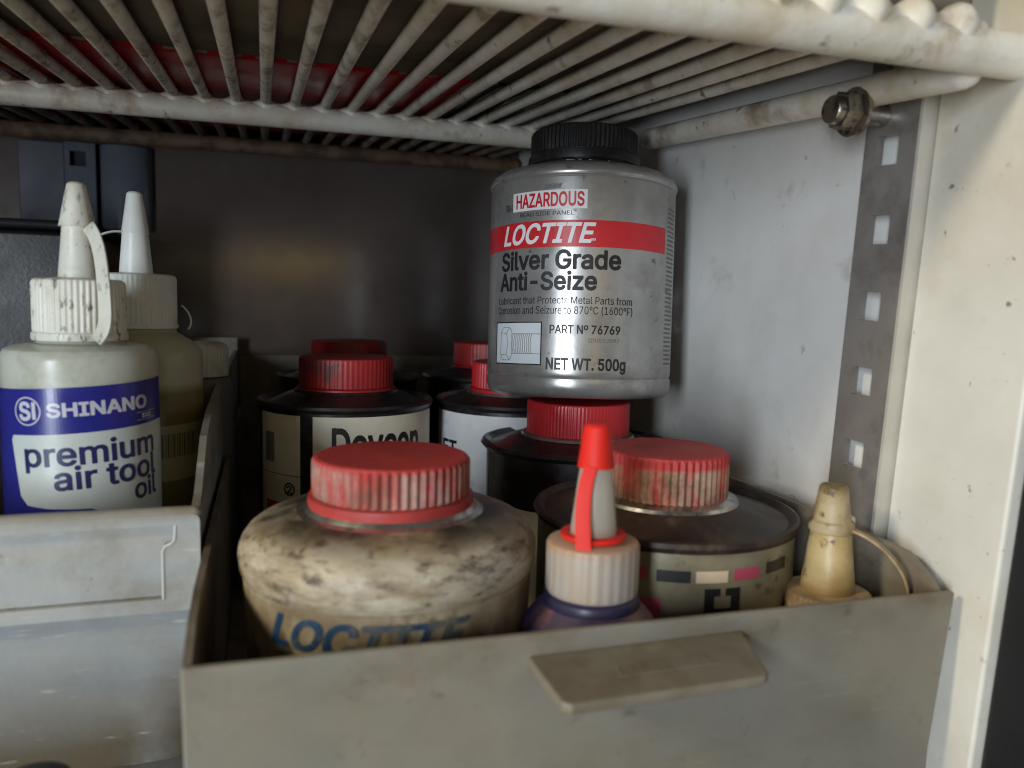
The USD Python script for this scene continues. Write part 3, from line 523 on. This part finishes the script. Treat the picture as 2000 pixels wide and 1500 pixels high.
put('lettering', text('HAZARDOUS', ax(1025), ax(1143), az(406), az(380) - az(406), bold=True), 'print_red', 0.0002)
put('lettering', text('READ SIDE PANEL', ax(1032), ax(1126), az(424), az(416) - az(424)), 'print_black')
put('lettering', text('LOCTITE', ax(1003), ax(1164), az(477), az(440) - az(477), shear=0.28, bold=True), 'print_white', 0.0002)
put('lettering', text('®', ax(1155), ax(1164), az(476), 0.0014), 'print_white', 0.0002)
put('lettering', text('Silver Grade', ax(1000), ax(1208), az(528), az(493) - az(528), bold=True), 'print_black')
put('lettering', text('Anti-Seize', ax(998), ax(1168), az(569), az(535) - az(569), bold=True), 'print_black')
put('lettering', text('Lubricant that Protects Metal Parts from', ax(996), ax(1229), az(597), az(583) - az(597)), 'print_black')
put('lettering', text('Corrosion and Seizure to 870°C (1600°F)', ax(995), ax(1230), az(617), az(602) - az(617)), 'print_black')
put('lettering', text('PART Nº 76769', ax(1090), ax(1210), az(655), az(639) - az(655), bold=3), 'print_black')
put('lettering', text('IDH552097', ax(1156), ax(1209), az(672), az(664) - az(672)), 'print_grey')
put('lettering', text('NET WT. 500g', ax(1085), ax(1221), az(726), az(704) - az(726), bold=True), 'print_black')
bx = sg.box(ax(993), az(718), ax(1076), az(634))
put('picture_panel', extr(bx, 0.00008), 'print_box')
put('picture_frame', extr(bx.buffer(0.0002, join_style=2).difference(bx.buffer(-0.00025, join_style=2)), 0.00008), 'print_black', 0.0002)
dr = []
def line(pts, w=0.00022): dr.append(extr(sg.LineString(pts).buffer(w / 2), 0.00005))
cxh, czh = ax(1009), az(677)
ell = lambda cx, cz, a, b, t0=0, t1=360: [(cx + a * math.cos(math.radians(t)), cz + b * math.sin(math.radians(t))) for t in np.linspace(t0, t1, 30)]
hx = [(cxh - .0026, czh - .0046), (cxh - .0012, czh - .0068), (cxh + .0034, czh - .0068), (cxh + .0046, czh - .0050), (cxh + .0046, czh + .0052), (cxh + .0030, czh + .0066), (cxh - .0010, czh + .0066), (cxh - .0026, czh + .0044)]
line(hx + hx[:1]); line([hx[0], (cxh + .0012, czh - .0044)]); line([hx[7], (cxh + .0012, czh + .0042)]); line([(cxh + .0012, czh - .0044), (cxh + .0024, czh), (cxh + .0012, czh + .0042)]); line([(cxh + .0012, czh + .0042), hx[5]]); line([(cxh + .0012, czh - .0044), hx[2]])
for k in range(11): line(ell(cxh + .0058 + .00095 * k, czh, 0.0009, 0.0040, 95, 265))
line([(cxh + .0046, czh + .0040), (ax(1074), czh + .0040)]); line([(cxh + .0046, czh - .0040), (ax(1074), czh - .0040)])
put('bolt_drawing', cat_(dr), 'print_grey', 0.0002)
sd = []
for k in range(36):
    z = az(712) + k * 0.00184
    for q in range(2):
        x = 0.0430 + q * 0.0048 + rng.uniform(0, .0006)
        sd.append(extr(sg.box(x, z, x + rng.uniform(.0035, .0046), z + 0.0008), 0.00005))
put('side_panel_print', cat_(sd), 'print_grey')
sm = []
for k in range(9):
    x = ax(1075) + k * 0.00075; sm.append(extr(sg.Polygon([(x, az(372)), (x + .0005, az(372)), (x + .0009 + .0002 * (k % 3), az(362) - .0003 * (k % 2)), (x + .0004, az(363))]), 0.00005))
put('stamped_code', cat_(sm), 'print_grey')

# ------------------------------------------------------------------ nozzle bottles
def ribs_cap(r, h, n, amp, ring=0.0, top_round=0.0015, seg=6):
    prof = []
    if ring: prof += [(r + .0002, 0), (r + .0004, ring * .4), (r + .0003, ring), (r - .0002, ring + .0003)]
    else: prof += [(r - .0003, 0)]
    prof += [(r, ring + .0009, amp), (r, h * .55, amp), (r, h - top_round, amp)]
    prof += [(r - top_round * .3, h - top_round * .35, amp * .5), (r - top_round, h), (r * .35, h + .0004), (0, h + .0004)]
    return lathe(prof, n * seg, n)
def cone(r0, r1, h, z=0.0, n=48, rnd=0.0006):
    return moved(lathe([(0, 0), (r0, 0), (r0 + (r1 - r0) * .5, h * .5), (r1 + .0001, h - rnd), (r1 - rnd, h), (0, h)], n), (0, 0, z))
BX, BY = -0.0546, 0.2712
b1 = thing('oil_bottle', 'pale oil bottle with blue label and grubby white nozzle cap', 'bottle', (BX, BY, 0.003), facing(BX, BY))
BR = 0.0219
part('body', lathe([(0, 0), (BR - .002, 0), (BR, 0.002), (BR, 0.1160), (BR - .0003, 0.1180), (BR - .0012, 0.1195), (BR - .0035, 0.1205), (0.0125, 0.1214), (0.0118, 0.1228)], 96), 'pale_plastic', b1)
part('cap', moved(ribs_cap(0.0131, 0.0188, 50, 0.0004, ring=0.0022), (0, 0, 0.1222)), 'white_cap', b1, smooth=30)
part('nozzle', cone(0.0058, 0.0040, 0.0190, 0.1410), 'white_cap', b1)
part('tip', cone(0.0052, 0.0025, 0.0134, 0.1570), 'white_cap', b1)
pth = spline([(0.0030, -0.0048, 0.1570), (0.0048, -0.0085, 0.1530), (0.0062, -0.0130, 0.1430), (0.0066, -0.0158, 0.1330), (0.0058, -0.0160, 0.1255), (0.0040, -0.0156, 0.1225)], 30)
part('strap', ribbon(pth, np.linspace(0.0040, 0.0046, 30), 0.0008, (0.72, -0.69, 0)), 'white_cap', b1)
def wrap1(m, off, edge=0.0012):
    a = math.radians(2.6)
    m = moved(m, (0, -0.092, 0)); m = moved(m, (0, 0.092, 0), rz=a)      # the label is stuck on a little crooked
    return wrap(m, BR, off, edge=edge)
lab = rrect(-0.0325, 0.0320, 0.016, 0.1095, 0.0025)
part('label', wrap1(extr(lab, 0.00012), 0.0001, 0.0018), 'blue_label', b1, smooth=False)
win = sg.Polygon([(-0.0205, 0.0960), (0.0292, 0.0960), (0.0300, 0.0950), (0.0300, 0.018), (0.0035, 0.018), (0.0025, 0.0722), (0.0005, 0.0732), (-0.0110, 0.0742), (-0.0170, 0.0752), (-0.0192, 0.0780), (-0.0212, 0.0945)]).buffer(-.0006).buffer(.0012, quad_segs=5).buffer(-.0006)
part('label_window', wrap1(extr(win, 0.00008), 0.00023, 0.0018), 'label_pale', b1, smooth=False)
OF = 0.00034
part('lettering', wrap1(text('premium', -0.0166, 0.0225, 0.0868, 0.0066, bold=3), OF), 'letter_navy', b1, smooth=False)
part('lettering', wrap1(text('air tool', -0.0086, 0.0228, 0.0796, 0.0066, bold=3), OF), 'letter_navy', b1, smooth=False)
part('lettering', wrap1(text('oil', 0.0132, 0.0228, 0.0732, 0.0060, bold=3), OF), 'letter_navy', b1, smooth=False)
part('lettering', wrap1(text('SHINANO', -0.0090, 0.0200, 0.1012, 0.0038, bold=5), 0.00025), 'logo_silver', b1, smooth=False)
ec = sg.Point(-0.0148, 0.1030)
rg = ec.buffer(0.0042, quad_segs=12).difference(ec.buffer(0.0038, quad_segs=12))
em = cat_([extr(rg, .00008), text('S', -0.0174, -0.0136, 0.1006, 0.0050, bold=5), extr(sg.box(-0.0132, 0.1006, -0.0121, 0.1056), .00008)])
part('round_emblem', wrap1(em, 0.00025), 'logo_silver', b1, smooth=False)
fx = [extr(sg.box(0.0160, z, 0.0240, z + .00012), .00006) for z in (0.0998, 0.0974)] + [extr(sg.box(0.0180 + .0004 * k, z, 0.01825 + .0004 * k, z + .0005), .00006) for z in (0.0988, 0.0980) for k in range(10)]
part('small_print', wrap1(cat_(fx), 0.00025, 0.002), 'logo_silver', b1, smooth=False)

B2X, B2Y = -0.0442, 0.3125
B2R = 0.0222
b2 = thing('oil_bottle', 'amber oil bottle with clean white cap behind the blue labelled bottle', 'bottle', (B2X, B2Y, 0.003), facing(B2X, B2Y))
part('body', lathe([(0, 0), (B2R - .002, 0), (B2R, 0.002), (B2R, 0.1125), (B2R - .0004, 0.1160), (B2R - .0022, 0.1190), (B2R - .0060, 0.1212), (0.0135, 0.1230), (0.0128, 0.1250)], 96), 'oil_plastic', b2)
part('cap', moved(ribs_cap(0.0136, 0.0196, 52, 0.00030, ring=0.0012), (0, 0, 0.1245)), 'clean_cap', b2, smooth=30)
part('nozzle', cone(0.0057, 0.0040, 0.0190, 0.1442), 'clean_cap', b2)
part('tip', cone(0.0047, 0.0025, 0.0150, 0.1585), 'clean_cap', b2)
pth = spline([(-0.0046, -0.001, 0.1590), (-0.0085, -0.003, 0.1584), (-0.0130, -0.004, 0.1560), (-0.0180, -0.004, 0.1500), (-0.019, -0.004, 0.142)], 24)
part('strap', ribbon(pth, 0.0030, 0.0007, (0, 1, 0)), 'clean_cap', b2)
pth = spline([(0.0150, 0.000, 0.1330), (0.0175, 0.000, 0.1300), (0.0182, 0.000, 0.1262), (0.0172, 0.0, 0.1240)], 16)
part('strap', ribbon(pth, 0.0026, 0.0006, (0, 1, 0)), 'clean_cap', b2)
part('label', wrap(extr(sg.box(-0.02, 0.0705, 0.034, 0.0905), 0.00008), B2R, 0.0001), 'faint_label', b2, smooth=False)
bc = cat_([extr(sg.box(0.0060 + .0007 * k, 0.0790, 0.0060 + .0007 * k + (0.0003, 0.0005, .0002)[k % 3], 0.0875), 0.00006) for k in range(22)])
part('barcode', wrap(bc, B2R, 0.0002), 'faint_print', b2, smooth=False)

# pale capped bottle further back in the grey drawer
b3x, b3y = -0.0260, 0.372
b3 = thing('small_bottle', 'small white capped bottle at the back right of the grey drawer', 'bottle', (b3x, b3y, 0.003), facing(b3x, b3y))
part('body', lathe([(0, 0), (0.0125, 0), (0.0135, 0.002), (0.0135, 0.094), (0.0110, 0.100), (0.0085, 0.1012)], 48), 'dull_bottle', b3)
part('cap', moved(ribs_cap(0.0108, 0.0150, 36, 0.0003, top_round=0.003), (0, 0, 0.1010)), 'pale_plastic', b3)

# red tipped bottle, front centre
RX, RY = 0.0818, 0.1795
rb = thing('red_tip_bottle', 'purple bottle with beige cap, clear nozzle and red tip', 'bottle', (RX, RY, 0.003), facing(RX, RY))
part('body', lathe([(0, 0), (0.0155, 0), (0.0170, 0.002), (0.0196, 0.045), (0.0193, 0.0495), (0.0177, 0.0540), (0.0150, 0.0574), (0.0128, 0.0594)], 72), 'purple_print', rb)
part('collar', lathe([(0.0127, 0.0580), (0.0129, 0.0600), (0.0124, 0.0616), (0.0116, 0.0622), (0.0116, 0.0645)], 64), 'navy_plastic', rb)
part('cap', moved(ribs_cap(0.0122, 0.0135, 26, 0.00022, ring=0.0, top_round=0.0012, seg=8), (0, 0, 0.0627)), 'beige_cap', rb, smooth=30)
part('nozzle', cone(0.0064, 0.0036, 0.0235, 0.0764), 'clear_nozzle', rb)
part('tip', cone(0.0048, 0.0034, 0.0112, 0.0955, rnd=0.0007), 'red_tip', rb)
part('ring', lathe([(0.0066, 0.0), (0.0084, 0.0001), (0.0088, 0.0007), (0.0084, 0.0013), (0.0066, 0.0014), (0.0066, 0.0)], 56).apply_translation([0, 0, 0.0768]), 'red_tip', rb)
pth = spline([(-0.0012, -0.0046, 0.0962), (-0.0022, -0.0058, 0.0925), (-0.0028, -0.0072, 0.0870), (-0.0027, -0.0086, 0.0810), (-0.0024, -0.0094, 0.0775), (-0.0022, -0.0097, 0.0757)], 28)
part('strap', ribbon(pth, np.linspace(0.0034, 0.0040, 28), 0.0011, (1, -0.1, 0)), 'red_tip', rb)

# old nozzle bottle by the wall
OX, OY = 0.1612, 0.1835
ob = thing('old_bottle', 'yellowed nozzle bottle with thin curled strap, in the right front corner of the taupe drawer', 'bottle', (OX, OY, 0.003), facing(OX, OY))
part('body', lathe([(0, 0), (0.0150, 0), (0.0160, 0.002), (0.0160, 0.034), (0.0140, 0.039), (0.0112, 0.0405)], 60), 'dull_bottle', ob)
part('cap', moved(ribs_cap(0.0128, 0.0138, 40, 0.0003), (0, 0, 0.0402)), 'tan_cap', ob, smooth=30)
part('nozzle', cone(0.0080, 0.0052, 0.0225, 0.0536), 'old_nozzle', ob)
part('tip', lathe([(0, 0), (0.0063, 0), (0.0066, 0.0006), (0.0064, 0.0030), (0.0055, 0.0036), (0.0040, 0.0134), (0.0034, 0.0140), (0, 0.0140)], 48).apply_translation([0, 0, 0.0719]), 'old_tip', ob)
pth = spline([(0.0058, -0.0015, 0.0732), (0.0100, -0.002, 0.0718), (0.0160, -0.001, 0.0672), (0.0205, 0.001, 0.0605), (0.0220, 0.002, 0.0540), (0.0205, 0.002, 0.048), (0.016, 0.002, 0.046)], 40)
part('strap', ribbon(pth, 0.0030, 0.0009, (0.1, 1, 0)), 'tan_cap', ob)

# dark round knob in front of the grey drawer, bottom left corner
solo('dark_knob', moved(lathe([(0, 0.0), (0.0050, 0.0), (0.0052, 0.026), (0.0080, 0.0285), (0.0092, 0.0320), (0.0082, 0.0358), (0.0050, 0.0376), (0, 0.0380)], 40), (-0.0500, 0.1840, -0.0042)), 'black_rubber', label='dark rounded rubber object poking up at the bottom left corner', cat='rubber object')
